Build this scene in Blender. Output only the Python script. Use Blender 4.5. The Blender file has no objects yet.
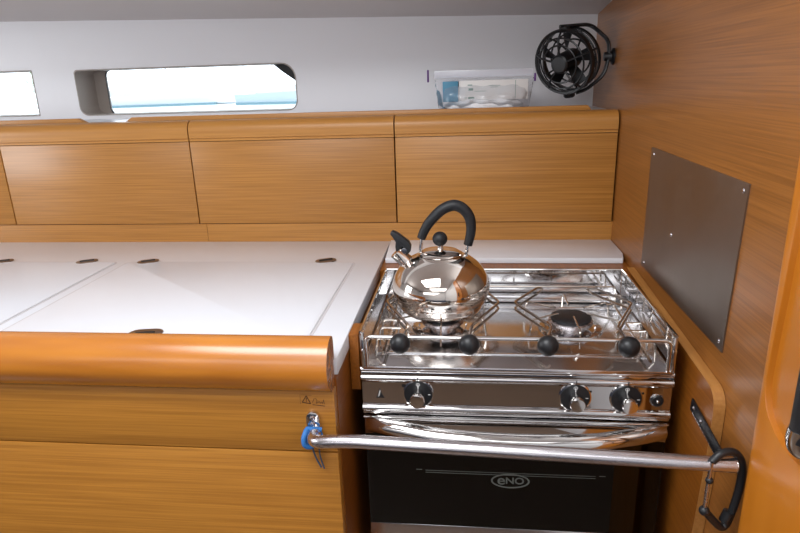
import bpy, bmesh, math, random
from mathutils import Vector, Matrix, Quaternion
random.seed(4)
PI = math.pi
SC = bpy.context.scene
COL = SC.collection
FLOOR = 0.95            # the cabin sole lies this far under the stove's top rim

# ------------------------------------------------------------------ materials
def s2l(c):
    return tuple(((v/255)/12.92 if v/255 <= .04045 else ((v/255+.055)/1.055)**2.4) for v in c)

def base_mat(name):
    m = bpy.data.materials.new(name); m.use_nodes = True
    nt = m.node_tree
    return m, nt, nt.nodes['Principled BSDF']

def plain(name, rgb, rough=.5, metal=0., coat=0., spec=.5, bump=0., bscale=80., var=0.):
    m, nt, b = base_mat(name)
    c = s2l(rgb)
    b.inputs['Base Color'].default_value = (*c, 1)
    b.inputs['Roughness'].default_value = rough
    b.inputs['Metallic'].default_value = metal
    b.inputs['Coat Weight'].default_value = coat
    b.inputs['Specular IOR Level'].default_value = spec
    if bump or var:
        tc = nt.nodes.new('ShaderNodeTexCoord'); no = nt.nodes.new('ShaderNodeTexNoise')
        no.inputs['Scale'].default_value = bscale; no.inputs['Detail'].default_value = 4
        nt.links.new(tc.outputs['Object'], no.inputs['Vector'])
        if bump:
            bp = nt.nodes.new('ShaderNodeBump'); bp.inputs['Strength'].default_value = bump
            bp.inputs['Distance'].default_value = .002
            nt.links.new(no.outputs['Fac'], bp.inputs['Height']); nt.links.new(bp.outputs[0], b.inputs['Normal'])
        if var:
            r = nt.nodes.new('ShaderNodeValToRGB')
            r.color_ramp.elements[0].position = .3; r.color_ramp.elements[1].position = .7
            r.color_ramp.elements[0].color = (*[v*(1-var) for v in c], 1)
            r.color_ramp.elements[1].color = (*[min(1, v*(1+var)) for v in c], 1)
            nt.links.new(no.outputs['Fac'], r.inputs[0]); nt.links.new(r.outputs[0], b.inputs['Base Color'])
    return m

def wood(name, light, dark, axis='x', rough=.38, fine=1.0, coat=.15, contrast=1.0, off=0., soft=1.):
    """veneer with its grain running along one axis"""
    m, nt, b = base_mat(name)
    N, L = nt.nodes.new, nt.links.new
    tc = N('ShaderNodeTexCoord')
    def grain(along, across, detail, dist=0.):
        mp = N('ShaderNodeMapping'); L(tc.outputs['Object'], mp.inputs['Vector'])
        sc = [across]*3; sc['xyz'.index(axis)] = along
        mp.inputs['Scale'].default_value = sc
        mp.inputs['Location'].default_value = (off, off*1.7, off*.6)
        no = N('ShaderNodeTexNoise'); no.inputs['Scale'].default_value = 1
        no.inputs['Detail'].default_value = detail; no.inputs['Roughness'].default_value = .6
        no.inputs['Distortion'].default_value = dist
        L(mp.outputs[0], no.inputs['Vector']); return no
    a = grain(5, 330*fine, 1); c = grain(1.6, 230*fine, 2, .1); d = grain(1.0, 9, 3)
    mx = N('ShaderNodeMix'); mx.data_type = 'FLOAT'; mx.inputs['Factor'].default_value = .38
    L(a.outputs['Fac'], mx.inputs[2]); L(c.outputs['Fac'], mx.inputs[3])
    mx2 = N('ShaderNodeMix'); mx2.data_type = 'FLOAT'; mx2.inputs['Factor'].default_value = .03
    L(mx.outputs[0], mx2.inputs[2]); L(d.outputs['Fac'], mx2.inputs[3])
    r = N('ShaderNodeValToRGB')
    w = .12/contrast
    r.color_ramp.elements[0].position = .5-w; r.color_ramp.elements[1].position = .5+w
    A, B = s2l(dark), s2l(light); k = .2*soft
    r.color_ramp.elements[0].color = (*[p+(q-p)*k for p, q in zip(A, B)], 1)
    r.color_ramp.elements[1].color = (*[q-(q-p)*k for p, q in zip(A, B)], 1)
    L(mx2.outputs[0], r.inputs[0]); L(r.outputs[0], b.inputs['Base Color'])
    bp = N('ShaderNodeBump'); bp.inputs['Strength'].default_value = .12; bp.inputs['Distance'].default_value = .0006
    L(mx.outputs[0], bp.inputs['Height']); L(bp.outputs[0], b.inputs['Normal'])
    b.inputs['Roughness'].default_value = rough; b.inputs['Coat Weight'].default_value = coat
    b.inputs['Coat Roughness'].default_value = .25
    return m

def metal(name, rgb, rough, brushed=None, bump=.0):
    m, nt, b = base_mat(name)
    b.inputs['Base Color'].default_value = (*s2l(rgb), 1)
    b.inputs['Metallic'].default_value = 1; b.inputs['Roughness'].default_value = rough
    N, L = nt.nodes.new, nt.links.new
    tc = N('ShaderNodeTexCoord'); no = N('ShaderNodeTexNoise'); mp = N('ShaderNodeMapping')
    L(tc.outputs['Object'], mp.inputs[0]); L(mp.outputs[0], no.inputs['Vector'])
    mp.inputs['Scale'].default_value = brushed or (30, 30, 30)
    no.inputs['Scale'].default_value = 1; no.inputs['Detail'].default_value = 3
    mr = N('ShaderNodeMapRange'); mr.inputs[3].default_value = rough*.8; mr.inputs[4].default_value = rough*1.35+.01
    L(no.outputs['Fac'], mr.inputs[0]); L(mr.outputs[0], b.inputs['Roughness'])
    if bump:
        bp = N('ShaderNodeBump'); bp.inputs['Strength'].default_value = bump; bp.inputs['Distance'].default_value = .001
        L(no.outputs['Fac'], bp.inputs['Height']); L(bp.outputs[0], b.inputs['Normal'])
    return m

def glassy(name, tint, gloss=.12, rough=.02, white=0.):
    """thin clear film: mostly transparent, some gloss, optionally a milky share"""
    m, nt, b = base_mat(name); N, L = nt.nodes.new, nt.links.new
    nt.nodes.remove(b)
    out = [n for n in nt.nodes if n.type == 'OUTPUT_MATERIAL'][0]
    t = N('ShaderNodeBsdfTransparent'); t.inputs[0].default_value = (*tint, 1)
    g = N('ShaderNodeBsdfGlossy'); g.inputs['Roughness'].default_value = rough
    g.inputs[0].default_value = (1, 1, 1, 1)
    mx = N('ShaderNodeMixShader'); fr = N('ShaderNodeFresnel'); fr.inputs[0].default_value = 1.45
    ad = N('ShaderNodeMath'); ad.operation = 'ADD'; ad.inputs[1].default_value = gloss; ad.use_clamp = True
    L(fr.outputs[0], ad.inputs[0]); L(ad.outputs[0], mx.inputs[0]); L(t.outputs[0], mx.inputs[1]); L(g.outputs[0], mx.inputs[2])
    last = mx
    if white:
        d = N('ShaderNodeBsdfDiffuse'); d.inputs[0].default_value = (.85, .86, .9, 1)
        m2 = N('ShaderNodeMixShader'); m2.inputs[0].default_value = white
        L(mx.outputs[0], m2.inputs[1]); L(d.outputs[0], m2.inputs[2]); last = m2
    L(last.outputs[0], out.inputs[0])
    return m

def emit(name, rgb, k):
    m, nt, b = base_mat(name)
    b.inputs['Base Color'].default_value = (.8, .8, .8, 1)
    b.inputs['Emission Color'].default_value = (*rgb, 1); b.inputs['Emission Strength'].default_value = k
    return m

M = dict(
    cab=wood('veneer_cabinet', (188, 130, 60), (150, 98, 38), 'x'),
    cab2=wood('veneer_cabinet_lighter', (192, 134, 64), (155, 103, 42), 'x', off=3.1),
    capwood=wood('cap_moulding_wood', (194, 137, 66), (168, 112, 48), 'x', rough=.4, fine=.5, coat=.1, contrast=.7, off=1.2),
    base=wood('veneer_base_unit', (188, 128, 50), (150, 96, 32), 'x', off=5.3),
    bulk=wood('veneer_bulkhead', (162, 103, 46), (122, 74, 30), 'y', fine=1.25, rough=.32, coat=.3, off=2.2),
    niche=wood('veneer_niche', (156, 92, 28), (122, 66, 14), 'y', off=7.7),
    edge=wood('ply_edge_wood', (188, 134, 72), (166, 110, 52), 'y', rough=.5, fine=.5),
    rail=wood('varnished_rail_wood', (203, 130, 46), (160, 90, 20), 'x', rough=.25, fine=.12, coat=.8, contrast=.8, off=.4),
    post=wood('varnished_post_wood', (192, 118, 34), (176, 102, 22), 'z', rough=.3, fine=.12, coat=.3, contrast=.5, off=9),
    white=plain('white_laminate', (227, 229, 235), .28, coat=.2),
    lid=plain('white_lid_laminate', (226, 228, 234), .3, coat=.2),
    hull=plain('white_hull_liner', (232, 231, 234), .42, bump=.08, bscale=300),
    ceil=plain('cream_headliner', (205, 198, 196), .6, bump=.1, bscale=200),
    seal=plain('grey_white_seal', (206, 203, 206), .5),
    reveal=plain('grey_window_reveal', (168, 158, 150), .6),
    gasket=plain('black_rubber', (22, 22, 24), .5), greyrub=plain('grey_rubber', (70, 70, 74), .5),
    black=plain('black_plastic', (26, 27, 30), .38),
    fanblack=plain('black_fan_plastic', (20, 21, 24), .35),
    handleblack=plain('black_soft_grip', (20, 22, 27), .5, bump=.15, bscale=900),
    enamel=plain('black_enamel', (12, 12, 13), .25),
    castiron=plain('dark_burner_cap', (30, 30, 33), .45),
    chrome=metal('polished_steel', (222, 220, 218), .07),
    mirror=metal('mirror_steel', (214, 212, 212), .045, bump=.0),
    deck=metal('hob_steel', (226, 226, 228), .16, bump=.03),
    wire=metal('steel_wire', (196, 188, 180), .16),
    satin=metal('satin_steel_tube', (206, 202, 206), .24, brushed=(3, 200, 200)),
    plate=metal('dull_steel_sheet', (146, 136, 128), .40, brushed=(6, 9, 6)),
    kettle=metal('kettle_steel', (222, 214, 206), .05),
    hinge=metal('hinge_metal', (150, 140, 134), .28),
    ovenglass=glassy('oven_glass', (.04, .045, .03), .0),
    pane=glassy('window_glass', (.95, .98, 1), .0),
    bag=glassy('bag_film', (.99, .99, 1), .0, .15, .12),
    zip=glassy('bag_zip_film', (.9, .9, .95), .03, .2, .45),
    purple=plain('purple_plastic', (92, 36, 120), .4),
    bluebox=plain('blue_card', (70, 138, 170), .5),
    whitebox=plain('white_card', (228, 226, 224), .55),
    paper=plain('white_tissue', (250, 250, 252), .7, bump=.5, bscale=60),
    print=plain('grey_green_print', (120, 150, 140), .6),
    blue=plain('blue_cord', (40, 108, 176), .55, bump=.4, bscale=700),
    cord=plain('grey_blue_cord', (60, 74, 92), .6),
    brownprint=plain('brown_print', (70, 36, 8), .6),
    logo=plain('grey_print', (92, 96, 92), .5),
    whiteprint=plain('white_print', (210, 210, 210), .5),
    floor=wood('cabin_sole_wood', (112, 90, 72), (84, 66, 52), 'x', rough=.35, off=4),
    pale=plain('pale_liner', (226, 226, 228), .6), uphol=plain('blue_grey_upholstery', (74, 80, 96), .9),
    water=plain('harbour_water', (176, 186, 188), .3, bump=.5, bscale=3),
    boatwhite=plain('white_gelcoat', (206, 208, 212), .4), boatgrey=plain('blue_grey_hull', (168, 180, 188), .4),
    boatblue=plain('blue_stripe', (96, 128, 140), .4),
    quay=plain('pale_concrete', (186, 188, 188), .8),
    green=plain('quay_foliage', (90, 112, 76), .8),
    hatch=emit('daylit_hatch_acrylic', (.96, .98, 1), 1.2),
)

# ------------------------------------------------------------------ mesh tools
class MB:
    def __init__(self): self.bm = bmesh.new()
    def _add(self, b, mat=None):
        if mat is not None: bmesh.ops.transform(b, matrix=mat, verts=b.verts)
        me = bpy.data.meshes.new('tmp'); b.to_mesh(me); b.free()
        self.bm.from_mesh(me); bpy.data.meshes.remove(me); return self
    def box(self, x0, x1, y0, y1, z0, z1, bev=0., seg=2, mat=None):
        b = bmesh.new(); bmesh.ops.create_cube(b, size=1)
        for v in b.verts:
            v.co = Vector(((x0+x1)/2+v.co.x*(x1-x0), (y0+y1)/2+v.co.y*(y1-y0), (z0+z1)/2+v.co.z*(z1-z0)))
        if bev: bmesh.ops.bevel(b, geom=b.edges[:], offset=bev, segments=seg, affect='EDGES', profile=.5)
        return self._add(b, mat)
    def tube(self, path, r, n=10, closed=False, cap=True, flat=1.0, up=None):
        P = [Vector(p) for p in path]
        if closed: cap = False
        m = len(P)
        rr = r if isinstance(r, (list, tuple)) else [r]*m
        T = []
        for i in range(m):
            a = P[(i-1) % m] if (closed or i > 0) else P[i]
            c = P[(i+1) % m] if (closed or i < m-1) else P[i]
            T.append((c-a).normalized())
        u = Vector(up) if up else (Vector((0, 0, 1)) if abs(T[0].z) < .9 else Vector((1, 0, 0)))
        nrm = (u-T[0]*u.dot(T[0])).normalized()
        b = bmesh.new(); rings = []
        for i in range(m):
            if i:
                ax = T[i-1].cross(T[i])
                if ax.length > 1e-7:
                    nrm = Quaternion(ax.normalized(), T[i-1].angle(T[i])) @ nrm
                nrm = (nrm-T[i]*nrm.dot(T[i])).normalized()
            bi = T[i].cross(nrm)
            rings.append([b.verts.new(P[i]+(nrm*math.cos(2*PI*k/n)*flat+bi*math.sin(2*PI*k/n))*rr[i]) for k in range(n)])
        for i in range(m if closed else m-1):
            A, B = rings[i], rings[(i+1) % m]
            for k in range(n): b.faces.new((A[k], A[(k+1) % n], B[(k+1) % n], B[k]))
        if cap:
            b.faces.new(rings[0][::-1]); b.faces.new(rings[-1])
        bmesh.ops.recalc_face_normals(b, faces=b.faces)
        return self._add(b)
    def lathe(self, prof, c=(0, 0, 0), axis=(0, 0, 1), n=48):
        """prof: (radius, height) pairs round the axis"""
        b = bmesh.new(); rings = []
        for r, h in prof:
            if r < 1e-6: rings.append([b.verts.new((0, 0, h))])
            else: rings.append([b.verts.new((r*math.cos(2*PI*k/n), r*math.sin(2*PI*k/n), h)) for k in range(n)])
        for A, B in zip(rings, rings[1:]):
            if len(A) == 1 and len(B) == 1: continue
            for k in range(n):
                k2 = (k+1) % n
                if len(A) == 1: b.faces.new((A[0], B[k2], B[k]))
                elif len(B) == 1: b.faces.new((A[k], A[k2], B[0]))
                else: b.faces.new((A[k], A[k2], B[k2], B[k]))
        bmesh.ops.recalc_face_normals(b, faces=b.faces)
        q = Vector((0, 0, 1)).rotation_difference(Vector(axis).normalized())
        return self._add(b, Matrix.Translation(c) @ q.to_matrix().to_4x4())
    def cyl(self, c, axis, r, h, n=24, bev=0.):
        p = [(0, 0), (r, 0), (r, h), (0, h)] if not bev else [(0, 0), (r-bev, 0), (r, bev), (r, h-bev), (r-bev, h), (0, h)]
        return self.lathe(p, c, axis, n)
    def ball(self, c, r, n=24, sc=(1, 1, 1)):
        b = bmesh.new(); bmesh.ops.create_uvsphere(b, u_segments=n, v_segments=n//2+2, radius=r)
        return self._add(b, Matrix.Translation(c) @ Matrix.Diagonal((*sc, 1)))
    def shape(self, outer, frame, depth, holes=(), bev=0.):
        """2-D outline (with holes) placed by frame (origin, u, v), given a depth along u x v"""
        o, u, v = [Vector(a) for a in frame]; n = u.cross(v).normalized()
        b = bmesh.new()
        es = []
        for loop in [outer, *holes]:
            vs = [b.verts.new((p[0], p[1], 0)) for p in loop]
            es += [b.edges.new((vs[i], vs[(i+1) % len(vs)])) for i in range(len(vs))]
        if holes: bmesh.ops.triangle_fill(b, use_beauty=True, edges=es)
        else: bmesh.ops.contextual_create(b, geom=b.verts[:]+b.edges[:])
        faces = b.faces[:]
        if depth:
            r = bmesh.ops.extrude_face_region(b, geom=faces)
            bmesh.ops.translate(b, vec=(0, 0, depth), verts=[g for g in r['geom'] if isinstance(g, bmesh.types.BMVert)])
        bmesh.ops.recalc_face_normals(b, faces=b.faces)
        if bev:
            ee = [e for e in b.edges if len(e.link_faces) == 2 and e.calc_face_angle(0) > .9]
            bmesh.ops.bevel(b, geom=ee, offset=bev, segments=2, affect='EDGES', profile=.5)
        m = Matrix((( u.x, v.x, n.x, o.x), (u.y, v.y, n.y, o.y), (u.z, v.z, n.z, o.z), (0, 0, 0, 1)))
        return self._add(b, m)
    def extr(self, prof, x0, x1, axis='x'):
        """closed (y, z) profile swept along x"""
        b = bmesh.new()
        A = [b.verts.new((x0, p[0], p[1])) for p in prof]; B = [b.verts.new((x1, p[0], p[1])) for p in prof]
        n = len(prof)
        for k in range(n): b.faces.new((A[k], A[(k+1) % n], B[(k+1) % n], B[k]))
        b.faces.new(A[::-1]); b.faces.new(B)
        bmesh.ops.recalc_face_normals(b, faces=b.faces)
        return self._add(b)
    def text(self, s, size, frame, depth=.0003, sx=1., bold=0.):
        cu = bpy.data.curves.new('t', 'FONT'); cu.body = s; cu.size = size; cu.align_x = 'CENTER'; cu.align_y = 'CENTER'
        cu.extrude = depth/2; cu.offset = bold
        o = bpy.data.objects.new('t', cu); COL.objects.link(o)
        dg = bpy.context.evaluated_depsgraph_get(); me = bpy.data.meshes.new_from_object(o.evaluated_get(dg))
        b = bmesh.new(); b.from_mesh(me); bpy.data.objects.remove(o); bpy.data.curves.remove(cu); bpy.data.meshes.remove(me)
        bmesh.ops.scale(b, vec=(sx, 1, 1), verts=b.verts)
        o_, u, v = [Vector(a) for a in frame]; n = u.cross(v).normalized()
        m = Matrix(((u.x, v.x, n.x, o_.x), (u.y, v.y, n.y, o_.y), (u.z, v.z, n.z, o_.z), (0, 0, 0, 1)))
        return self._add(b, m)
    def build(self, name, mat, parent=None, loc=None, smooth=True, angle=35):
        off = wloc(parent) if parent else Vector(loc or (0, 0, 0))
        bmesh.ops.translate(self.bm, vec=-off, verts=self.bm.verts)
        me = bpy.data.meshes.new(name); self.bm.to_mesh(me); self.bm.free()
        me.materials.append(M[mat] if isinstance(mat, str) else mat)
        if smooth:
            me.polygons.foreach_set('use_smooth', [True]*len(me.polygons))
            me.set_sharp_from_angle(angle=math.radians(angle))
        o = bpy.data.objects.new(name, me); COL.objects.link(o)
        if parent: o.parent = parent
        else: o.location = off
        return o

def wloc(o):
    v = Vector(o.location)
    while o.parent: o = o.parent; v += Vector(o.location)
    return v
def tag(o, label=None, cat=None, group=None, kind=None):
    for k, v in (('label', label), ('category', cat), ('group', group), ('kind', kind)):
        if v: o[k] = v
    return o
def thing(name, loc, label, cat, group=None):
    o = bpy.data.objects.new(name, None); o.empty_display_size = .05; COL.objects.link(o)
    o.location = loc; return tag(o, label, cat, group)
def copy_tree(o, parent=None):
    c = o.copy(); COL.objects.link(c)
    if parent: c.parent = parent
    for ch in [x for x in COL.objects if x.parent == o]: copy_tree(ch, c)
    return c
def rrect(x0, x1, y0, y1, r, n=6):
    rs = r if isinstance(r, (list, tuple)) else [r]*4      # bl, br, tr, tl
    out = []
    for (cx, cy, a0, rr) in ((x0, y0, 180, rs[0]), (x1, y0, 270, rs[1]), (x1, y1, 0, rs[2]), (x0, y1, 90, rs[3])):
        sx = 1 if cx == x0 else -1; sy = 1 if cy == y0 else -1
        if rr <= 0: out.append((cx, cy)); continue
        for k in range(n+1):
            a = math.radians(a0+90*k/n)
            out.append((cx+sx*rr+rr*math.cos(a), cy+sy*rr+rr*math.sin(a)))
    return out
def fillet(P, r, n=6, closed=False):
    P = [Vector(p) for p in P]; out = []; m = len(P)
    for i, p in enumerate(P):
        if not closed and i in (0, m-1): out.append(p); continue
        a = P[i-1]-p; c = P[(i+1) % m]-p
        t = min(r, a.length*.49, c.length*.49)
        A = p+a.normalized()*t; B = p+c.normalized()*t
        for k in range(n+1):
            s = k/n; out.append(A*(1-s)**2+p*2*s*(1-s)+B*s*s)
    return out
def spline(P, n=8):
    P = [Vector(p) for p in P]; Q = [P[0]*2-P[1]]+P+[P[-1]*2-P[-2]]; out = []
    for i in range(1, len(Q)-2):
        for k in range(n):
            t = k/n; a, b, c, d = Q[i-1:i+3]
            out.append(.5*((2*b)+(c-a)*t+(2*a-5*b+4*c-d)*t*t+(3*b-a-3*c+d)*t**3))
    return out+[P[-1]]
def XZ(y): return ((0, y, 0), (1, 0, 0), (0, 0, 1))      # outlines in (x, z); normal points to -y (towards the viewer)
def YZ(x): return ((x, 0, 0), (0, 1, 0), (0, 0, 1))      # outlines in (y, z); normal +x
def S(name, mb, mat, **k): return tag(mb.build(name, mat, **k), kind='structure')

XW = .539          # bulkhead face
# ------------------------------------------------------------------ the cabin shell
S('floor', MB().box(-2.7, .75, -2.4, 1.1, -1.0, -FLOOR), 'floor')
S('wall_right', MB().box(XW, XW+.05, -.2028, 1.12, -FLOOR, .66), 'bulk')
S('wall_left', MB().box(-2.7, -2.65, -2.4, 1.1, -FLOOR, 1.02), 'pale')
S('wall_front', MB().box(-2.7, .75, -2.4, -2.35, -FLOOR, 1.02), 'pale')
# hull side with its two portlight openings
YH = .96
win1 = rrect(-1.044, -.335, .3145, .4545, [.028, .03, .045, .012])
win2 = rrect(-1.95, -1.182, .318, .4585, [.02, .004, .004, .02])
S('wall_back', MB().shape([(-2.65, -FLOOR), (.56, -FLOOR), (.56, .66), (-2.65, .66)], XZ(YH+.10), .10, holes=[win1, win2]), 'hull', smooth=False)
# low ceiling under the side deck, tilted a little, then the coach roof with its hatch
def lowceil():
    b = bmesh.new()
    zz = lambda x, y: .5515+(.54-x)*.0285+(YH-y)*.10
    vs = []
    for dz in (0, .03):
        for (x, y) in ((-2.66, YH+.1), (.60, YH+.1), (.60, .44), (-2.66, .44)): vs.append(b.verts.new((x, y, zz(x, y)+dz)))
    for f in ((0, 1, 2, 3), (4, 5, 6, 7), (0, 1, 5, 4), (1, 2, 6, 5), (2, 3, 7, 6), (3, 0, 4, 7)): b.faces.new([vs[i] for i in f])
    bmesh.ops.recalc_face_normals(b, faces=b.faces)
    m = MB(); m._add(b); return m
S('ceiling', lowceil(), 'ceil', smooth=False)
S('ceiling', MB().box(-2.7, .75, .42, .44, .60, 1.02), 'pale')
hx0, hx1, hy0, hy1 = -.75, .15, -1.05, -.35
S('ceiling', MB().shape([(-2.7, -2.4), (.75, -2.4), (.75, .44), (-2.7, .44)], ((0, 0, .98), (1, 0, 0), (0, 1, 0)), .03,
                       holes=[rrect(hx0, hx1, hy0, hy1, .06), rrect(-.62, .62, -2.02, -1.28, .06)]), 'ceil', smooth=False)
S('window_3', MB().shape(rrect(hx0-.01, hx1+.01, hy0-.01, hy1+.01, .06), ((0, 0, 1.0), (1, 0, 0), (0, 1, 0)), .012), 'hatch', smooth=False)
S('added_glow_pane', MB().shape(rrect(-.63, .63, -2.03, -1.27, .06), ((0, 0, 1.0), (1, 0, 0), (0, 1, 0)), .012), 'hatch', smooth=False)  # unseen glowing pane, added to whiten reflections in the hob
# far side of the cabin, behind the viewer
S('wall_right', MB().box(.70, .75, -2.4, -.30, -FLOOR, 1.02), 'pale')
S('added_settee_block', MB().box(-2.6, .7, -2.35, -1.85, -FLOOR, -.45), 'uphol')  # unseen seat block, added for dark shapes in the steel's reflections

def window(name, op, gl, y0=YH+.10):
    w = bpy.data.objects.new(name, None); COL.objects.link(w); w.location = (sum(p[0] for p in op)/len(op), y0, sum(p[1] for p in op)/len(op)); tag(w, kind='structure')
    big = [(w.location.x+(p[0]-w.location.x)*1.06+0, w.location.z+(p[1]-w.location.z)*1.35) for p in op]
    MB().shape(big, XZ(y0+.012), .012, holes=[gl]).build('window_frame', 'reveal', w, smooth=False)
    cx = sum(p[0] for p in gl)/len(gl); cz = sum(p[1] for p in gl)/len(gl)
    hw = max(abs(p[0]-cx) for p in gl); hh = max(abs(p[1]-cz) for p in gl)
    cxo, czo = w.location.x, w.location.z; hwo = max(abs(p[0]-cxo) for p in op); hho = max(abs(p[1]-czo) for p in op)
    inner = [(cx+(p[0]-cx)*(1-.0025/hw), cz+(p[1]-cz)*(1-.0025/hh)) for p in gl]
    MB().shape(gl, XZ(y0+.004), .0045, holes=[inner]).build('gasket', 'greyrub', w, smooth=False)
    lo = [(cxo+(p[0]-cxo)*(1-.0004/hwo), czo+(p[1]-czo)*(1-.0004/hho)) for p in op]; li = [(cxo+(p[0]-cxo)*(1-.003/hwo), czo+(p[1]-czo)*(1-.003/hho)) for p in op]
    MB().shape(lo, XZ(y0-.0005), .1005, holes=[li]).build('liner', 'reveal', w, smooth=False)
    MB().shape(gl, XZ(y0+.010), .003).build('pane', 'pane', w, smooth=False)
    return w
g1 = rrect(-1.002, -.352, .307, .4545, [.03, .05, .06, .02])
g2 = rrect(-2.0, -1.20, .30, .47, [.03, .004, .004, .03])
w1 = window('window_1', win1, g1)
MB().shape([(-.425, .4575), (-.334, .4575), (-.334, .395), (-.352, .402), (-.392, .430)], XZ(YH+.055), .004).build('gasket', 'gasket', w1, smooth=False)
window('window_2', win2, g2)

# outside: harbour water, quay and moored boats
S('water', MB().box(-140, 40, 1.5, 120, -1.2, -.9), 'water', smooth=False)
S('ground', MB().box(-140, 30, 78, 110, -.9, .35), 'quay', smooth=False)
def bush(x, y, w, h):
    b = bmesh.new(); bmesh.ops.create_icosphere(b, subdivisions=4, radius=1)
    for v in b.verts:
        c = v.co; k = 1+.16*math.sin(c.x*7+c.z*5)+.12*math.sin(c.z*11+c.y*9); v.co = Vector((x+c.x*w*k, y+c.y*w*k, .1+h*.9+c.z*h*k))
    m = MB(); m._add(b)
    tag(m.build('tree', 'green', loc=(x, y, .1)), 'pale blurred green tree on the quay seen through the portlight by the photo edge', 'tree')
bush(-58.5, 82, 3.2, 1.5)
def boat(x, y, L, label, rz):
    t = thing('sailing_boat', (x, y, -.9), label, 'boat', 'boats moored outside the windows')
    b = bmesh.new(); rings = []
    n = 12
    for i in range(n+1):
        s = i/n; w = .5*L*.3*math.sin(PI*min(1, .25+s*.75))**.7 if s < 1 else .01
        w = L*.15*(1-(s**3))+.01; zt = .7+.25*s*s
        rings.append([b.verts.new((-L/2+L*s, yy, zz)) for yy, zz in ((-w, zt), (-w*.85, .1), (0, -.1), (w*.85, .1), (w, zt), (0, zt+.08))])
    for A, B in zip(rings, rings[1:]):
        for k in range(6): b.faces.new((A[k], A[(k+1) % 6], B[(k+1) % 6], B[k]))
    b.faces.new(rings[0][::-1]); b.faces.new(rings[-1]); bmesh.ops.recalc_face_normals(b, faces=b.faces)
    R = Matrix.Rotation(rz, 4, 'Z'); T = Matrix.Translation((x, y, -.9))
    m = MB(); m._add(b, T @ R); m.build('hull', 'boatgrey' if L < 6 else 'boatwhite', t)
    m = MB(); m.box(-L*.25, L*.15, -L*.08, L*.08, .75, 1.15, .08); bmesh.ops.transform(m.bm, matrix=T @ R, verts=m.bm.verts); m.build('coachroof', 'boatwhite', t)
    m = MB(); m.box(-L*.49, L*.36, -L*.154, L*.154, .0, .16); bmesh.ops.transform(m.bm, matrix=T @ R, verts=m.bm.verts); m.build('hull_stripe', 'boatblue', t)
    m = MB(); m.tube([(0, 0, .8), (0, 0, 9)], .07); bmesh.ops.transform(m.bm, matrix=T @ R, verts=m.bm.verts); m.build('mast', 'satin', t)
boat(-22.5, 45, 10, 'white moored sailing boat with low cabin seen through the wide portlight', .25)
boat(-36, 48, 10, 'white boat with blue stripe seen through the portlight at the photo edge', .1)
boat(-13.2, 42, 5.5, 'small distant white boat seen through the right end of the wide portlight', -.2)

# ------------------------------------------------------------------ wall lockers over the counter
YC = .62
def locker(x0, x1, label, mt):
    t = thing('wall_locker', ((x0+x1)/2, YC, .0395), label, 'cabinet', 'wall lockers in a row above the counter')
    MB().box(x0+.003, x1-.003, YC+.022, YH-.015, .0415, .294).build('body', 'base', t)
    g = .0016
    # door leaf with a small groove line, then the rounded cap moulding above it
    MB().box(x0+g, x1-g, YC, YC+.020, .0405, .2565, .0012).build('door', mt, t)
    prof = [(YC+.0005, .2578), (YC+.0005, .2630), (YC+.0022, .2637), (YC+.0022, .2645), (YC-.0005, .2655), (YC-.0005, .280)]
    for k in range(9):
        a = math.radians(180-90*k/8); prof.append((YC+.0245+.025*math.cos(a), .284+.025*math.sin(a)))
    prof += [(YC+.055, .309), (YC+.055, .296), (YC+.022, .296), (YC+.022, .2578)]
    MB().extr(prof, x0+g, x1-g).build('cap_moulding', 'capwood', t)
    return t
locker(-1.605, -1.071, 'oak veneered locker front mostly cut off by the left edge of the photo', 'cab')
locker(-1.071, -.538, 'oak veneered locker front below the left half of the wide portlight', 'cab')
locker(-.538, -.0035, 'oak veneered locker front immediately left of the one behind the kettle handle', 'cab')
locker(-.0035, .537, 'oak veneered locker front behind the kettle handle, below the bag and fan', 'cab2')
# strip under the lockers, joint at x = -.52
S('trim_3', MB().box(-1.7, -.5215, YC+.004, YC+.03, -.02, .0385), 'cab')
S('trim_4', MB().box(-.5208, XW, YC+.0045, YC+.03, -.02, .0385), 'cab2')
# shelf above the lockers and its fiddles
tag(MB().box(-1.7, XW, .676, YH, .296, .304).build('shelf', 'white', loc=(-.5, .7, .296)),
    'white shelf running along the hull on top of the wall lockers', 'shelf')
def fiddle(x0, x1, c0, c1, label):
    o = MB().shape([(x0, .304), (x1, .304), (x1-c1, .3195), (x0+c0, .3195)], XZ(.70), .018, bev=.002).build('shelf_fiddle', 'capwood', loc=((x0+x1)/2, .69, .304))
    tag(o, label, 'shelf edge')
fiddle(-1.7, -.845, 0, .03, 'short low wooden shelf fiddle below the portlight at the left photo edge')
fiddle(-.745, .486, .025, .012, 'long low wooden fiddle on the shelf edge in front of the bag')

# ------------------------------------------------------------------ white counter
XE = -.0226
ct = thing('countertop', (-.85, .25, -.04), 'white laminate galley countertop with two flush icebox lids', 'worktop')
MB().shape([(-1.7, -.072), (XE, -.072), (XE, YC+.004), (-1.7, YC+.004)], ((0, 0, -.04), (1, 0, 0), (0, 1, 0)), .0295, bev=.0025).build('slab', 'white', ct)
def lid(x0, x1, y0, y1):
    # lid lies flush; the shadow gap is a fine sunk channel around it
    MB().shape(rrect(x0, x1, y0, y1, .012), ((0, 0, -.0105), (1, 0, 0), (0, 1, 0)), .0020, bev=.0009).build('lid', 'lid', ct)
    MB().shape(rrect(x0-.005, x1+.005, y0-.005, y1+.005, .016), ((0, 0, -.0106), (1, 0, 0), (0, 1, 0)), .0006, holes=[rrect(x0-.0004, x1+.0004, y0-.0004, y1+.0004, .012)]).build('lid_seal', 'seal', ct, smooth=False)
lid(-.640, -.0855, -.02, .428); lid(-1.35, -.672, -.02, .428)
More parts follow.
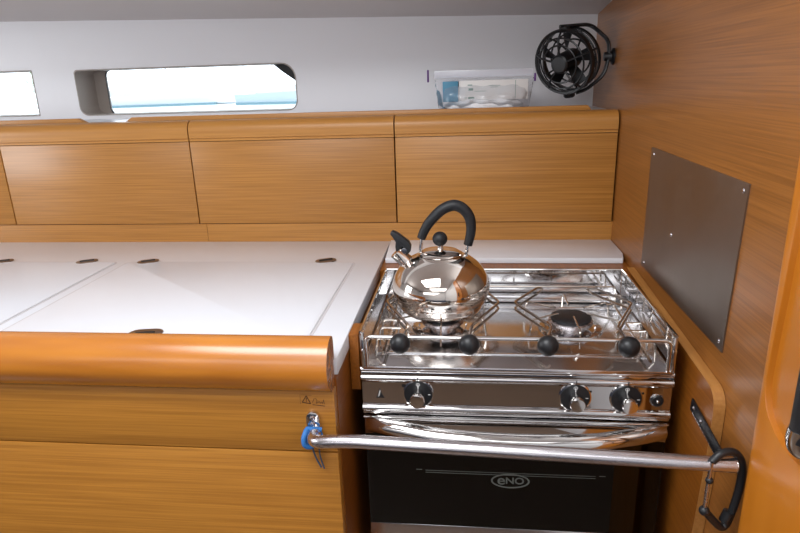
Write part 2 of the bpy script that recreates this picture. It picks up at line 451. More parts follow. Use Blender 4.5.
def stadium(cx, cy, a, b, n=10):
    out = []
    for k in range(n+1): t = -PI/2+PI*k/n; out.append((cx+a-b+b*math.cos(t), cy+b*math.sin(t)))
    for k in range(n+1): t = PI/2+PI*k/n; out.append((cx-a+b+b*math.cos(t), cy+b*math.sin(t)))
    return out
def hinge(x, y, rot=0., nm='hinge', a=.025, b=.0165):
    pts = stadium(0, 0, a, b); c, s = math.cos(rot), math.sin(rot)
    pts = [(x+p[0]*c-p[1]*s, y+p[0]*s+p[1]*c) for p in pts]
    h = MB().shape(pts, ((0, 0, -.0092), (1, 0, 0), (0, 1, 0)), .002, bev=.0006).build(nm, 'hinge', ct)
    MB().tube([(x-.016*c, y-.016*s, -.0068), (x+.016*c, y+.016*s, -.0068)], .0022, 8).build('hinge_pin' if nm == 'hinge' else 'finger_pull', 'gasket', h)
for (x, y) in ((-.975, .430), (-.750, .430), (-.592, .430), (-.1545, .438)): hinge(x, y, .5)
hinge(-.372, .004, .15, 'latch', .030, .018)
# raised ledge behind the stove
rs = [(-.0225, YC+.004), (XW-.001, YC+.004), (XW-.001, .50), (.5295, .458), (.527, .455), (-.0155, .455)]
tag(MB().shape(rs[::-1] if False else rs, ((0, 0, -.0205), (1, 0, 0), (0, 1, 0)), .0125, bev=.002).build('ledge', 'white', loc=(.25, .5, -.0205)),
    'white raised ledge behind the stove, under the locker by the kettle', 'ledge')
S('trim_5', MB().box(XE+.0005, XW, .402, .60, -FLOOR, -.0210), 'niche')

# ------------------------------------------------------------------ base unit left of the stove
bu = thing('base_cabinet', (-.86, .15, -FLOOR), 'oak veneered galley base unit with a horizontal shadow gap, beside the stove', 'cabinet')
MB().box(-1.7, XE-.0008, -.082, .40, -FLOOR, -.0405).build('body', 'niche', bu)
MB().box(-1.7, -.0246, -.10, -.0825, -.158, -.0525, .0008).build('upper_panel', 'base', bu)
MB().box(-1.7, -.0246, -.10, -.0825, -FLOOR+.01, -.1605, .0008).build('lower_panel', 'base', bu)
MB().box(XE+.0004, -.0060, .02, .07, -.115, -.012, .001).build('batten', 'niche', bu)
rp = [(y_, z_-(.0035 if z_ > -.02 else 0)) for y_, z_ in [(-.076, -.0063), (-.076, .024), (-.079, .032), (-.087, .0362), (-.098, .0355), (-.109, .031), (-.119, .022), (-.126, .009), (-.129, -.006), (-.128, -.020), (-.122, -.034), (-.112, -.045), (-.104, -.0515), (-.0825, -.0515), (-.0825, -.0063)]]
tag(MB().extr(rp, -1.7, -.0262).build('fiddle_rail', 'rail', loc=(-.86, -.1, -.0515), angle=50),
    'thick rounded varnished wooden rail along the front of the white countertop', 'rail')
# warning sticker
st = thing('warning_sticker', (-.054, -.1001, -.0705), 'small printed warning triangle sticker below the wooden rail', 'sticker')
def ln(mb, p, q, w, y): # thin printed line in the x-z plane
    a = Vector((p[0], p[1])); b = Vector((q[0], q[1])); d = (b-a).normalized(); n = Vector((-d.y, d.x))*w/2
    mb.shape([tuple(a-n), tuple(b-n), tuple(b+n), tuple(a+n)], XZ(y), .0003)
m = MB(); yy = -.1
T = [(-.0745, -.0722), (-.0615, -.0745), (-.0675, -.0610)]
for i in range(3): ln(m, T[i], T[(i+1) % 3], .0014, yy)
ln(m, (-.0677, -.0645), (-.0680, -.0690), .0014, yy); ln(m, (-.0680, -.0702), (-.0680, -.0713), .0014, yy)
m.build('warning_triangle', 'brownprint', st, smooth=False)
m = MB()
pth = [(-.0585, -.0725), (-.056, -.066), (-.053, -.0655), (-.051, -.069), (-.053, -.0735), (-.050, -.072), (-.048, -.070), (-.046, -.0735), (-.044, -.0705), (-.0425, -.0738), (-.041, -.067), (-.0400, -.0745)]
for a, b in zip(pth, pth[1:]): ln(m, a, b, .0007, yy)
ln(m, (-.059, -.0758), (-.0395, -.0778), .0010, yy); ln(m, (-.076, -.0595), (-.0595, -.0600), .0004, yy); ln(m, (-.0775, -.0755), (-.0772, -.0592), .0004, yy)
m.build('warning_lettering', 'brownprint', st, smooth=False)

# ------------------------------------------------------------------ niche side panel and bulkhead fittings
sp = thing('side_panel', (.531, .1, -FLOOR), 'oak side panel with pale edge and rounded top corner, between stove and bulkhead', 'panel')
pan = [(.40, -.012), (-.035, -.038)]
pan += [tuple(Vector((v.x, v.y))) for v in fillet([(-.035, -.038, 0), (-.100, -.042, 0), (-.098, -.14, 0)], .045, 8)]
pan += [(-.085, -.29), (-.06, -.60), (-.06, -FLOOR), (.40, -FLOOR)]
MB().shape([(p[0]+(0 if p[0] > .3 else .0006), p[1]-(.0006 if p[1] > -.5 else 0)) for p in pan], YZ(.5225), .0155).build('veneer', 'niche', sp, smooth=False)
i0 = 0
edge_out = pan[:-2]
def offs(P, d):
    out = []
    for i, p in enumerate(P):
        a = Vector(P[max(i-1, 0)]); b = Vector(P[min(i+1, len(P)-1)]); t = (b-a).normalized(); out.append((p[0]-t.y*-d, p[1]+t.x*-d))
    return out
inn = offs(edge_out, -.0009)
inn = [(p[0], p[1]) for p in inn]
MB().shape(edge_out+inn[::-1], YZ(.5222), .0160).build('edge_band', 'edge', sp, smooth=False)

pl = thing('splash_plate', (XW, .136, .0075), 'dull steel splash plate screwed to the bulkhead beside the stove', 'plate')
MB().shape([(.3495, .0095), (.3495, .2515), (-.078, .250), (-.0655, .0055)], YZ(XW-.0022), .0021).build('plate', 'plate', pl, smooth=False)
for (y, z) in ((.332, .240), (-.064, .239), (-.052, .018), (.332, .020), (.19, .115)):
    MB().lathe([(0, .0016), (.0022, .0013), (.0036, 0)], (XW-.0022, y, z), (-1, 0, 0), 14).build('screw', 'satin', pl)

# solid post with the rounded cut-out next to the bulkhead
cut = [(-.36, -.013), (-.315, -.0145), (-.285, -.0155), (-.264, -.0145), (-.246, -.0095), (-.230, -.0005), (-.220, .0090), (-.213, .024), (-.2110, .042), (-.2125, .082), (-.216, .15), (-.219, .25), (-.222, .66)]
S('trim_1', MB().shape([(-.203, .66), (-.203, -FLOOR), (-.38, -FLOOR), (-.38, -.012)]+cut, YZ(.527), .06, bev=.0015), 'post')
S('door_1', MB().box(.5345, .538, -.38, -.206, -.05, .66), 'post')
dh = thing('door_handle', (.5345, -.27, 0), 'black upright door grip with chrome lower end, at the photo edge', 'handle')
MB().tube(fillet([(.521, -.3040, .017), (.521, -.3040, .17)], .01), .0125, 16, up=(1, 0, 0), flat=.8).build('grip', 'black', dh)
MB().tube(spline([(.521, -.3040, .031), (.521, -.3030, .018), (.524, -.3040, .009), (.534, -.3090, .0045)]), .0120, 16).build('chrome_bracket', 'chrome', dh)

# black strap plate with carabiner that holds the bar
sb = thing('strap', (.5215, -.03, -.09), 'black strap screwed slantwise to the side panel, holding the carabiner', 'strap')
a = Vector((-.028, -.098)); bq = Vector((-.146, -.1135)); d = (bq-a).normalized(); n = Vector((-d.y, d.x))*.0092
MB().shape([tuple(a-n), tuple(bq-n), tuple(bq+n), tuple(a+n)], YZ(.5190), .0030, bev=.0006).build('webbing', 'black', sb)
MB().shape([tuple(a+n*1.02), tuple(bq+n*1.02), tuple(bq+n*1.2), tuple(a+n*1.2)], YZ(.5192), .0026).build('steel_edge', 'satin', sb)
for f in (.10, .36):
    p = a.lerp(bq, f); MB().lathe([(0, .0018), (.002, .0016), (.0034, 0)], (.5190, p.x, p.y), (-1, 0, 0), 14).build('screw', 'satin', sb)
cb = thing('carabiner', (.51, -.19, -.20), 'black pear-shaped carabiner clipped round the end of the steel bar', 'carabiner')
def cp(x, z, y=-.193): return (x, y+(x-.51)*.25, z)
body = spline([cp(.4850, -.0840), cp(.4960, -.0735), cp(.5120, -.0735), cp(.5240, -.0865), cp(.5285, -.1080), cp(.5275, -.1380), cp(.5225, -.1680), cp(.5170, -.1850), cp(.5100, -.1880), cp(.5000, -.1780), cp(.4870, -.1620), cp(.4835, -.1560)], 6)
MB().tube(body, .0052, 12).build('body', 'black', cb)
MB().tube([cp(.5190, -.165), cp(.5140, -.180)], .0070, 12).build('nose', 'black', cb)
MB().tube([cp(.4850, -.0850), cp(.4840, -.1080), cp(.4838, -.1560)], .0026, 10).build('gate', 'satin', cb)
MB().ball(cp(.4838, -.1585), .0068, 16).build('hinge_knuckle', 'black', cb)
MB().ball(cp(.4850, -.1120), .0050, 16).build('gate_lug', 'black', cb)

# ------------------------------------------------------------------ grab bar
gb = thing('grab_bar', (-.058, -.1, -.135), 'satin steel safety bar across the front of the stove', 'grab bar')
MB().tube(fillet([(-.0560, -.104, -.1190), (-.0500, -.150, -.1090), (.000, -.158, -.0990), (.516, -.194, -.0915)], .035, 10), .0098, 20).build('bar', 'satin', gb)
MB().ball((.516, -.194, -.0915), .0098, 18, (.35, 1, 1)).build('end_cap', 'chrome', gb)
bk = [(p[0], p[1]) for p in rrect(-.0690, -.0475, -.1310, -.0850, .0105)]
m = MB().shape(bk, XZ(-.1), .008, bev=.002).build('mounting_plate', 'chrome', gb)
for z in (-.0945, -.1050):
    MB().lathe([(0, .0035), (.003, .003), (.0048, 0)], (-.0583, -.108, z), (0, -1, 0), 6).build('bolt', 'satin', m)
lc = thing('lashing_cord', (-.056, -.125, -.20), 'blue cord lashed round the bar mount with two loose ends', 'cord')
m = MB()
for i in range(5):
    t = i*.0042; c = Vector((-.0562, -.1110-t*.5, -.1235+t*.1))
    m.tube([c+Vector((.0115*math.cos(q), 0, .0112*math.sin(q))) for q in [2*PI*k/16 for k in range(16)]], .0024, 8, closed=True)
m.tube(spline([(-.0660, -.118, -.108), (-.0690, -.126, -.118), (-.0680, -.128, -.128), (-.0620, -.124, -.1345), (-.055, -.118, -.1340)]), .0040, 10)
m.tube([(-.0680, -.112, -.1115), (-.0560, -.1165, -.1085), (-.0450, -.112, -.1115)], .0040, 10)
m.build('wrapping', 'blue', lc)
MB().tube(spline([(-.0600, -.116, -.133), (-.0600, -.112, -.148), (-.0565, -.110, -.165), (-.0500, -.110, -.180)]), .0015, 6).build('loose_end', 'cord', lc)
MB().tube(spline([(-.0520, -.118, -.126), (-.0500, -.114, -.145), (-.0505, -.110, -.160), (-.0455, -.110, -.182)]), .0013, 6).build('loose_end', 'cord', lc)

# ------------------------------------------------------------------ the stove
W = .50; D = .346
sv = thing('stove', (.25, .17, -.56), 'polished steel two-burner gimballed stove with oven between wood panels', 'stove')
# hob well: floor pan and splash guards on three sides
m = MB(); m.box(.004, W-.004, -.004, D-.004, -.064, -.058, .001)
m.box(.02, W-.02, .30, D-.008, -.058, -.050, .003).box(.02, W-.02, .045, .052, -.058, -.0555, .001).box(.02, W-.02, .262, .269, -.058, -.0545, .001)
m.build('hob_pan', 'deck', sv)
def guard(P, nm):
    MB().tube(P, .0022, 8).build('rolled_edge', 'chrome', nm)
g = MB().box(0, .0016, .003, D, -.060, 0).build('splash_guard', 'mirror', sv); guard([(.0008, .003, 0), (.0008, D, 0)], g)
g = MB().box(W-.0016, W, .003, D, -.060, 0).build('splash_guard', 'mirror', sv); guard([(W-.0008, .003, 0), (W-.0008, D, 0)], g)
g = MB().box(0.002, W-.002, D-.0016, D, -.060, 0).build('splash_guard', 'mirror', sv); guard([(.0, D-.001, 0), (W, D-.001, 0)], g)
for x in (.004, W-.004):
    MB().box(x-.003, x+.003, -.004, .010, -.062, .0005, .0012).build('corner_post', 'chrome', sv)
MB().tube(fillet([(.011, -.001, -.060), (.011, -.001, -.0065), (W-.011, -.001, -.0065), (W-.011, -.001, -.060)], .010), .0034, 12).build('front_rail', 'chrome', sv)
# body box behind the panels
m = MB(); m.box(.001, W-.001, .004, D-.002, -.149, -.0645)
m.build('housing', 'mirror', sv)
m = MB()                    # oven: five walls round the cavity
m.box(.002, .012, .012, D-.002, -.56, -.151).box(W-.012, W-.002, .012, D-.002, -.56, -.151)
m.box(.012, W-.012, D-.012, D-.002, -.56, -.151).box(.012, W-.012, .012, D-.012, -.56, -.55).box(.012, W-.012, .012, D-.012, -.165, -.151)
m.build('oven_cavity', 'enamel', sv)
for z in (-.262, -.33):
    m = MB(); m.tube([(.10, .03, z), (.395, .03, z)], .0015, 8); m.tube([(.10, .30, z), (.395, .30, z)], .0015, 8)
    for k in range(15): x = .103+k*.0208; m.tube([(x, .03, z+.001), (x, .30, z+.001)], .001, 6)
    m.build('oven_rack', 'wire', sv)
# front: two beads, control panel, lower bead, seam
prof = [(.0, -.0625)]
def bead(zc, r, y=0): return [(y-r*math.cos(math.radians(t)), zc+r*math.sin(math.radians(t))) for t in range(80, -81, -20)]
prof += bead(-.0655, .0050, .001)+[(.000, -.0720), (.0000, -.0735)]+bead(-.0800, .0058, 0)+[(.0000, -.0870), (.0018, -.0895), (.0018, -.1300)]+bead(-.1370, .0065, .0015)+[(.0010, -.1440), (.0010, -.1485), (.006, -.1485), (.006, -.0625)]
cpn = MB().extr(prof, .0, W).build('control_panel', 'mirror', sv, angle=28)
def knob(x, z, ang=0):
    y = .0018
    k = MB().lathe([(0, 0), (.0245, 0), (.0245, .0022), (.0225, .0036), (0, .0036)], (x, y, z), (0, -1, 0), 40).build('control_knob', 'black', sv)
    MB().lathe([(.0238, 0), (.0258, 0), (.0258, .0026), (.0238, .0030)], (x, y, z), (0, -1, 0), 40).build('bezel_ring', 'chrome', k)
    MB().lathe([(.0105, .0034), (.0110, .012), (.0122, .026), (.0112, .0295), (0, .0300)], (x, y, z), (0, -1, 0), 32).build('grip', 'chrome', k)
    m = MB(); m.shape([(x-.0008, z+.011), (x+.0008, z+.011), (x+.0008, z+.019), (x-.0008, z+.019)], XZ(y-.0034), .0005)
    m.tube([(x+.0030*math.cos(t), y-.0038, z+.0180+.0026*math.sin(t)) for t in [2*PI*i/12 for i in range(12)]], .0005, 6, closed=True)
    m.box(x+.0165, x+.0205, y-.0040, y-.0036, z-.0005, z+.0006)
    m.build('printed_marks', 'whiteprint', k, smooth=False)
    MB().box(x-.0006, x+.0006, -.0062, -.0055, -.0835, -.0755).build('index_mark', 'gasket', k, smooth=False)
for x, z in ((.0945, -.1095), (.350, -.1090), (.4305, -.1095)): knob(x, z)
bt = MB().lathe([(0, 0), (.0100, 0), (.0100, .0030), (.0085, .0045), (.0035, .0045), (.0030, .0030), (0, .0030)], (.4785, .0018, -.1115), (0, -1, 0), 28).build('igniter_button', 'black', sv)
MB().lathe([(.0098, 0), (.0112, 0), (.0110, .0015), (.0098, .0018)], (.4785, .0018, -.1115), (0, -1, 0), 28).build('bezel_ring', 'chrome', bt)
MB().ball((.4785, -.0025, -.1115), .0030, 12).build('button_centre', 'chrome', bt)
m = MB(); m.shape([(.0270, -.1085), (.0300, -.1000), (.0325, -.1110), (.0370, -.1190), (.0230, -.1190)], XZ(.0018), .0008)
m.build('flame_symbol', 'gasket', cpn, smooth=False)
m = MB(); m.shape([(.0285, -.1080), (.0298, -.1035), (.0310, -.1060), (.0290, -.1150), (.0262, -.1170)], XZ(.0012), .0006); m.build('flame_white_print', 'whiteprint', cpn, smooth=False)  # white printed wedge on the black symbol
for x, z in ((.0700, -.0955), (.3745, -.0985), (.4560, -.0995)): MB().lathe([(0, .0006), (.0018 if x > .1 else .003, .0006), (.002, 0)], (x, .0018, z), (0, -1, 0), 12).build('panel_dot', 'gasket', cpn)
# oven door
od = MB().box(.002, W-.002, -.002, .011, -.186, -.1515, .001).build('oven_door', 'mirror', sv)
MB().tube([(.001, -.0030, -.1530), (W-.001, -.0030, -.1530)], .0018, 8).build('top_trim', 'chrome', od)
MB().box(.004, W-.004, .000, .006, -.372, -.1865).build('door_glass', 'ovenglass', od, smooth=False)
MB().box(.002, W-.002, -.001, .010, -.56, -.3725, .001).build('bottom_trim', 'deck', od)
MB().box(.002, .0055, .0005, .010, -.372, -.187).build('door_side', 'enamel', od); MB().box(W-.0055, W-.002, .0005, .010, -.372, -.187).build('door_side', 'enamel', od)
MB().tube(spline([(.012, -.002, -.1660), (.028, -.012, -.1635), (.070, -.024, -.1640), (.135, -.033, -.1690), (.25, -.039, -.1710), (.365, -.036, -.1690), (.430, -.026, -.1650), (.470, -.013, -.1640), (.488, -.002, -.1660)], 8), .0140, 20).build('handle', 'chrome', od)
m = MB()
def ell(cx, cz, a, b, n=40): return [(cx+a*math.cos(2*PI*k/n), cz+b*math.sin(2*PI*k/n)) for k in range(n)]
lx, lz = .2500, -.2735
m.shape(ell(lx, lz, .0330, .0145), XZ(0), .0003, holes=[ell(lx, lz, .0300, .0120)])
m.text('e', .0270, ((lx-.0155, -.0002, lz+.0008), (1, 0, 0), (0, 0, 1)), sx=1.1, bold=.0003)
m.text('N', .0175, ((lx-.0008, -.0002, lz), (1, 0, 0), (0, 0, 1)), sx=1.15, bold=.0003)
m.text('O', .0185, ((lx+.0155, -.0002, lz), (1, 0, 0), (0, 0, 1)), sx=1.1, bold=.0003)
m.build('logo', 'logo', od, smooth=False)
m = MB()
for dz in (0, -.0042): m.box(.104, .392, -.0004, 0, -.2575+dz-.0007, -.2575+dz+.0002)
m.box(.088, .098, -.0004, 0, -.2572, -.2560); m.box(.398, .408, -.0004, 0, -.2578, -.2566)
m.build('door_line', 'logo', od, smooth=False)

# burners
def burner(cx, cy):
    b = MB().lathe([(.058, -.0578), (.056, -.0545), (.046, -.0535), (.043, -.0560), (.0, -.0560)], (cx, cy, 0)).build('burner', 'chrome', sv)
    MB().lathe([(.026, -.056), (.026, -.047), (.040, -.046), (.041, -.040), (.038, -.038), (0, -.038)], (cx, cy, 0)).build('flame_ring', 'satin', b)
    MB().lathe([(0.036, -.0380), (.0370, -.0345), (.034, -.0325), (.010, -.0318), (0, -.0318)], (cx, cy, 0)).build('burner_cap', 'castiron', b)
BX = (.130, .366); BY = .165
for cx in BX: burner(cx, BY)
# wire pan support
m = MB(); r = .0019; zt = -.0225; zb = -.056
def stub(x0, x1, y, end):
    if end < 0: m.tube(fillet([(x0, y, zb), (x0+.002, y, zt), (x1, y, zt)], .006, 4), r, 8)
    else: m.tube(fillet([(x1, y, zb), (x1-.002, y, zt), (x0, y, zt)], .006, 4), r, 8)
for y in (.030, .075, .110, .200, .250, .300):
    stub(.022, .060, y, -1); stub(.436, .478, y, 1)
m.tube([(.05, .300, zt), (.44, .300, zt)], r, 8)
for x in (.034, .466): m.tube([(x, .012, -.048), (x, .315, -.048)], .0026, 8)
for cx in BX:
    for k in range(6):
        a = PI/6+k*PI/3
        p0 = Vector((cx+.030*math.cos(a), BY+.030*math.sin(a), zt)); p1 = Vector((cx+.088*math.cos(a), BY+.095*math.sin(a), zt)); p2 = p1+Vector((.004*math.cos(a), .004*math.sin(a), -.03))
        m.tube(fillet([p0, p1, p2], .008, 4), r, 8)
m.build('pan_support', 'wire', sv)
# pot clamps on the front rail
def clamp(kx, cx, s):
    """s = -1: clamp left of its burner, 1: right of it"""
    zt, zl = -.0030, -.0155
    c1 = cx+s*.052; c2 = cx+s*.105; c3 = cx+s*(.072 if cx < .2 else .052)
    top = [(kx, -.004, -.010), (c1, .045, zt), (c2-s*.004, .145, zt), (c2, .165, zt), (c3, .262, zt)]
    low = [(c3, .262, zl), (c2, .165, zl), (c2-s*.004, .145, zl), (c1, .045, zl), (kx+s*.004, .006, zl-.012)]
    top = [Vector((kx, -.001, -.008)), Vector((c1, .040, zt)), Vector((c2, .155, zt)), Vector((c3, .238, zt))]
    low = [Vector((c3, .238, zl)), Vector((c2, .155, zl)), Vector((c1, .040, zl)), Vector((c1, .030, -.040))]
    e = Vector((s*-.012, .010, 0))
    path = fillet(top[:-1]+[top[-1], (top[-1]+low[0])/2+e, low[0]]+low[1:], .012, 5)
    c = MB().tube(path, .0023, 8).build('pot_clamp', 'wire', sv)
    MB().ball((kx, -.0150, -.0110), .0168, 24, (1, .9, 1)).build('clamp_knob', 'black', c)
    MB().cyl((kx, -.003, -.0275), (0, 0, -1), .0045, .006).build('clamp_screw', 'satin', c)
clamp(.0685, BX[0], -1); clamp(.1785, BX[0], 1); clamp(.3010, BX[1], -1); clamp(.4235, BX[1], 1)

# ------------------------------------------------------------------ the kettle
KX, KY, KZ = .1270, .165, -.0205
kt = thing('kettle', (KX, KY, KZ), 'polished steel whistling kettle with black arched handle on the left burner', 'kettle')
H = lambda z: z-0.0
body = [(0, 0), (.065, 0), (.0705, .0012), (.0755, .006), (.0800, .0135), (.0826, .0195), (.0836, .0210), (.0834, .0222), (.0850, .0255), (.0875, .0330), (.0898, .0410), (.0902, .0480), (.0885, .0590), (.0840, .0700), (.0770, .0810), (.0680, .0905), (.0580, .0982), (.0480, .1035), (.0440, .1056), (.0425, .1072), (.0395, .1066), (0, .1066)]
MB().lathe(body, (KX, KY, KZ), n=96).build('body', 'kettle', kt, angle=50)
ld = MB().lathe([(.0392, .1068), (.0405, .1078), (.0395, .1092), (.034, .1125), (.024, .1150), (.012, .1165), (.0, .1168)], (KX, KY, KZ), n=64).build('lid', 'kettle', kt, angle=50)
MB().lathe([(.0062, .1160), (.0050, .1190), (.0055, .1250), (0, .1250)], (KX, KY, KZ), n=24).build('lid_neck', 'chrome', ld)
MB().ball((KX-.0005, KY, KZ+.1355), .0138, 28, (1, 1, .97)).build('lid_knob', 'handleblack', ld)
hp = spline([(.0925, KY, .1160), (.0985, KY, .1305), (.1085, KY, .1465), (.1260, KY, .1650), (.1400, KY, .1735), (.1545, KY, .1765), (.1690, KY, .1695), (.1790, KY, .1560), (.1825, KY, .1400), (.1815, KY, .1230), (.1770, KY, .1035)], 6)
rr = [.0080+.0020*math.sin(PI*i/(len(hp)-1)) for i in range(len(hp))]
hd = MB().tube(hp, rr, 18, up=(0, 1, 0)).build('handle', 'handleblack', kt)
for (p, q) in (((.0935, KY, .118), (.0895, KY, .0830)), ((.1778, KY, .106), (.1725, KY, .0790))):
    MB().tube([p, Vector(p).lerp(Vector(q), .5), q], .0032, 10).build('handle_bracket', 'chrome', hd)
    MB().ball(Vector(q)+Vector((0, -.001, -.0005)), .0052, 14, (1, 1, .7)).build('rivet', 'chrome', hd)
s0, s1 = Vector((.0800, KY, .0560)), Vector((.0440, KY, .0925))
dv = (s1-s0).normalized()
spt = MB().lathe([(.0165, 0), (.0150, .012), (.0135, .028), (.0132, .046), (.0140, .0485), (.0125, .0492), (.0, .0470)], s0, dv, 32).build('spout', 'kettle', kt)
n2 = Vector((-dv.z, 0, dv.x))*-1     # up-right across the spout
wh = MB().shape([(0.0465, 0.092), (0.045, 0.1015), (0.046, 0.1105), (0.041, 0.119), (0.0365, 0.125), (0.037, 0.129), (0.041, 0.1305), (0.0465, 0.1285), (0.0535, 0.124), (0.0625, 0.117), (0.0705, 0.1105), (0.074, 0.1025), (0.073, 0.0935), (0.068, 0.0875), (0.0645, 0.0865), (0.064, 0.0955), (0.0605, 0.1015), (0.0565, 0.101), (0.053, 0.095)],
     XZ(KY+.008), .016, bev=.002).build('whistle_lever', 'handleblack', kt)
MB().lathe([(0, .0182), (.0052, .0180), (.0062, .0165), (.0062, 0), (0, 0)], (.0612, KY+.009, .0945), (0, -1, 0), 20).build('pivot_pin', 'chrome', wh)

# ------------------------------------------------------------------ bag on the shelf with its contents
zb = .3043; yb = .765
bg = thing('zip_bag', (.215, yb, zb), 'clear plastic zip bag with purple slider ends, standing on the shelf', 'bag')
def baggy():
    b = bmesh.new(); rings = []; n = 20
    X = [.092+.256*i/24 for i in range(25)]
    for i, x in enumerate(X):
        s = i/24; e = (1-abs(2*s-1)**6)
        wob = .0015*math.sin(i*2.1)
        ring = []
        for k in range(n):
            a = 2*PI*k/n; cy, cz = math.cos(a), math.sin(a)
            top = .088 if cz > 0 else 0
            z = zb+.0015+(.040+wob)*(1+cz)*(.75+.25*e) if False else 0
            hgt = .0855; t = (1+cz)/2
            w = .034*e*(math.sin(PI*min(1, .18+t*.82))**.8)+.002
            z = zb+.001+hgt*t*(1)+ (1-e)*.012*(1-t)
            ring.append(b.verts.new((x+(.5-s)*.010*(1-t)*2+.0012*math.sin(k*3+i), yb+cy*w*(1+.12*math.sin(i*1.3+k)), z)))
        rings.append(ring)
    for A, B in zip(rings, rings[1:]):
        for k in range(n): b.faces.new((A[k], A[(k+1) % n], B[(k+1) % n], B[k]))
    b.faces.new(rings[0][::-1]); b.faces.new(rings[-1]); bmesh.ops.recalc_face_normals(b, faces=b.faces)
    m = MB(); m._add(b); return m
baggy().build('film', 'bag', bg)
MB().box(.0900, .3480, yb-.003, yb+.003, .3935, .4130, .001).build('zip_strip', 'zip', bg)
MB().box(.0720, .0765, yb-.006, yb+.006, .3850, .4160, .0012).build('slider_end', 'purple', bg)
MB().box(.3490, .3535, yb-.006, yb+.006, .3800, .4000, .0012).build('slider_end', 'purple', bg)
tag(MB().box(.1130, .1530, yb-.018, yb+.018, .3340, .3855, .001).build('card_box', 'bluebox', loc=(.133, yb, .334)), 'blue card box inside the clear bag', 'box')
wbx = thing('card_box', (.244, yb, .3365), 'white card box with faint print inside the clear bag', 'box')
MB().box(.1560, .3330, yb-.018, yb+.018, .3365, .3860, .001).build('carton', 'whitebox', wbx)
m = MB(); yf = yb-.0180
for (x0, x1, z0, z1) in ((.178, .190, .3735, .3760), (.180, .192, .3610, .3670), (.196, .226, .3585, .3595), (.232, .262, .3720, .3730), (.236, .256, .3680, .3690), (.170, .176, .3420, .3440), (.179, .195, .3400, .3450), (.300, .3012, .34, .384)):
    MB().box(x0, x1, yf-.0004, yf, z0, z1).build('faint_print', 'print', wbx, smooth=False)
def tissue():
    b = bmesh.new(); bmesh.ops.create_icosphere(b, subdivisions=4, radius=1)
    for v in b.verts:
        c = v.co; n = .12*math.sin(c.x*9+c.y*5)+.08*math.sin(c.z*13+c.x*7)
        v.co = Vector((.218+c.x*.103*(1+.1*n), yb-.006+c.y*.024*(1+n*.5), zb+.0195+max(-.96, c.z)*.0180*(1+n)))
    m = MB(); m._add(b); return m
tag(tissue().build('crumpled_tissue', 'paper', loc=(.218, yb, zb)), 'crumpled white tissue at the bottom of the clear bag', 'tissue')

# ------------------------------------------------------------------ fan on the bulkhead
fc = Vector((.424, .735, .4255))
fn = thing('fan', (XW, .735, .4330), 'black round cabin fan on a yoke bracket in the corner of the bulkhead', 'fan')
ax = Vector((-.60, -.80, -.24)).normalized()
def circ(c, r, n=40):
    u = ax.cross(Vector((0, 0, 1))).normalized(); v = u.cross(ax).normalized()
    return [c+(u*math.cos(2*PI*k/n)+v*math.sin(2*PI*k/n))*r for k in range(n)]
m = MB()
m.lathe([(.0740, .006), (.0790, .006), (.0800, .014), (.0775, .020), (.0725, .018), (.0740, .006)], fc, ax, 56)
m.lathe([(.0745, -.030), (.0775, -.030), (.0780, -.018), (.0745, -.018), (.0745, -.030)], fc, ax, 56)
m.tube(circ(fc-ax*.006, .0765), .0020, 8, closed=True)
m.build('shroud', 'fanblack', fn)
m = MB()
for r, h in ((.0610, .0285), (.0450, .0350), (.0745, .0160)): m.tube(circ(fc+ax*h, r), .0023, 8, closed=True)
for r, h in ((.0610, -.034), (.0450, -.039)): m.tube(circ(fc+ax*h, r), .0022, 8, closed=True)
for k in range(5):
    i = int(k*8+2)
    m.tube(spline([circ(fc+ax*.033, .022)[i], circ(fc+ax*.035, .045)[i], circ(fc+ax*.0285, .062)[i], circ(fc+ax*.012, .0770)[i], circ(fc-ax*.012, .0780)[i]]), .0026, 8)
for k in range(5):
    i = int(k*8+5)
    m.tube(spline([circ(fc-ax*.040, .02)[i], circ(fc-ax*.038, .045)[i], circ(fc-ax*.032, .062)[i], circ(fc-ax*.018, .0770)[i]]), .0024, 8)
m.build('grille', 'fanblack', fn)
MB().lathe([(0, .0400), (.018, .0395), (.0225, .0360), (.0240, .030), (.0240, -.036), (.018, -.044), (0, -.045)], fc, ax, 36).build('motor_hub', 'fanblack', fn)
m = MB()
u = ax.cross(Vector((0, 0, 1))).normalized(); v = u.cross(ax).normalized()
for k in range(5):
    a0 = 2*PI*k/5+.3; b = bmesh.new(); g0 = []
    for i in range(6):
        r = .022+.045*i/5; row = []
        for j in range(5):
            t = a0+(j/4-.5)*(.55-.08*i/5)+.10*i/5; h = (j/4-.5)*.024*(1-.4*i/5)
            row.append(b.verts.new(fc+(u*math.cos(t)+v*math.sin(t))*r+ax*(h-.004)))
        g0.append(row)
    fs = [b.faces.new((g0[i][j], g0[i+1][j], g0[i+1][j+1], g0[i][j+1])) for i in range(5) for j in range(4)]
    bmesh.ops.solidify(b, geom=fs, thickness=.0014); m._add(b)
    if k == 0: pass
m.build('impeller', 'fanblack', fn)
tp = fc+v*.082-ax*.004; bt_ = fc-v*.082-ax*.004
mount = Vector((XW-.024, .79, .4065))
MB().tube(fillet([tp+Vector((-.012, 0, .0)), Vector((.478, .735, .5100)), Vector((.5255, .735, .470)), Vector((.5265, .735, .432)), Vector((.518, .735, .390)), Vector((.478, .735, .356)), Vector((.452, .735, .3480))], .018, 6), .0090, 12, flat=.5).build('yoke', 'fanblack', fn)
MB().lathe([(.020, 0), (.020, .004), (.013, .007), (.010, .024), (0, .026)], (XW-.0003, .735, .4330), (-1, 0, 0), 28).build('wall_mount', 'fanblack', fn)
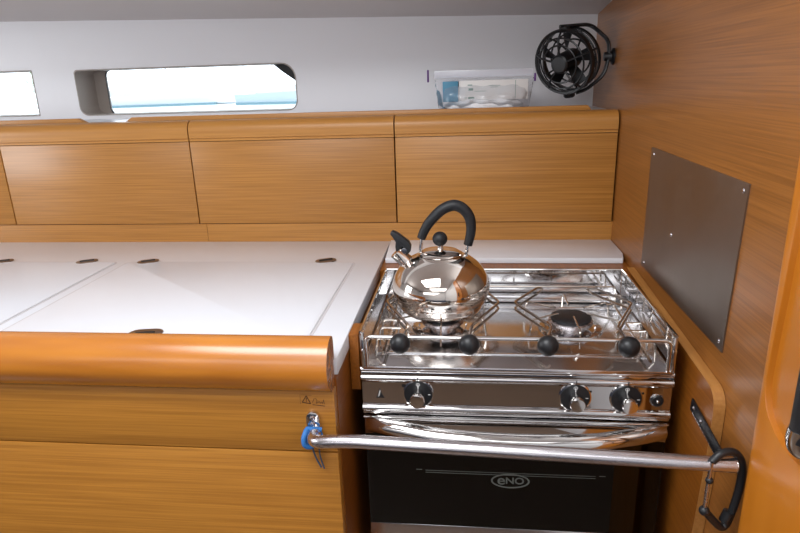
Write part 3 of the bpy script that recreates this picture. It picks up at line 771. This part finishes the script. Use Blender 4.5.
for p, s in ((tp-v*.008, 1), (bt_, -1)):
    MB().lathe([(0, 0), (.0145, 0), (.0145, .010), (.0125, .013), (0, .013)], p-v*(s*.004), v*s, 20).build('pivot_knob', 'fanblack', fn)

# ------------------------------------------------------------------ raise everything so that the cabin sole is z = 0
for o in list(COL.objects):
    if o.parent is None: o.location.z += FLOOR

# ------------------------------------------------------------------ lights, sky, camera
def area(name, loc, target, size, power, color=(1, 1, 1)):
    l = bpy.data.lights.new(name, 'AREA'); l.shape = 'RECTANGLE'; l.size, l.size_y = size; l.energy = power; l.color = color
    o = bpy.data.objects.new(name, l); COL.objects.link(o); o.location = Vector(loc)+Vector((0, 0, FLOOR))
    o.rotation_euler = (Vector(target)-Vector(loc)).to_track_quat('-Z', 'Y').to_euler(); return o
area('hatch_daylight', (-.3, -.7, .965), (-.3, -.7, 0), (.85, .65), 19, (.95, .975, 1))
area('added_hob_fill', (0, -1.65, .965), (0, -1.65, 0), (1.2, .7), 4, (.94, .97, 1))  # added overhead lamp so the hob steel has something bright to reflect
area('companionway_daylight', (-2.3, -.35, .42), (.3, .6, .2), (.7, .7), 15, (.93, .965, 1))
area('added_hull_fill', (-.6, -2.3, .66), (-.3, .6, .2), (2.2, .35), 8, (.94, .97, 1))  # added fill lamp behind the viewer to brighten the hull wall; no window there
wd = bpy.data.worlds.new('sky'); SC.world = wd; wd.use_nodes = True
bgn = wd.node_tree.nodes['Background']; bgn.inputs[0].default_value = (.93, .97, 1, 1); bgn.inputs[1].default_value = 3.8

cam = bpy.data.cameras.new('camera'); cam.sensor_width = 36; cam.lens = 600/800*36; cam.clip_start = .02; cam.clip_end = 300
co = bpy.data.objects.new('camera', cam); COL.objects.link(co)
yaw, pit, rol = [math.radians(a) for a in (-6.481, -17.1958, -1.8368)]
f = Vector((math.sin(yaw)*math.cos(pit), math.cos(yaw)*math.cos(pit), math.sin(pit)))
r = f.cross(Vector((0, 0, 1))).normalized(); u = r.cross(f)
r2 = r*math.cos(rol)+u*math.sin(rol); u2 = -r*math.sin(rol)+u*math.cos(rol)
co.matrix_world = Matrix(((r2.x, u2.x, -f.x, .172), (r2.y, u2.y, -f.y, -.8916), (r2.z, u2.z, -f.z, .3913+FLOOR), (0, 0, 0, 1)))
SC.camera = co
SC.view_settings.view_transform = 'Standard'; SC.view_settings.look = 'None'
SC.view_settings.exposure = -.06; SC.view_settings.gamma = 1; SC.view_settings.use_curve_mapping = False
SC.cycles.max_bounces = 10; SC.cycles.glossy_bounces = 6; SC.cycles.transparent_max_bounces = 12
SC.cycles.sample_clamp_indirect = 6
SC.cycles.use_denoising = True
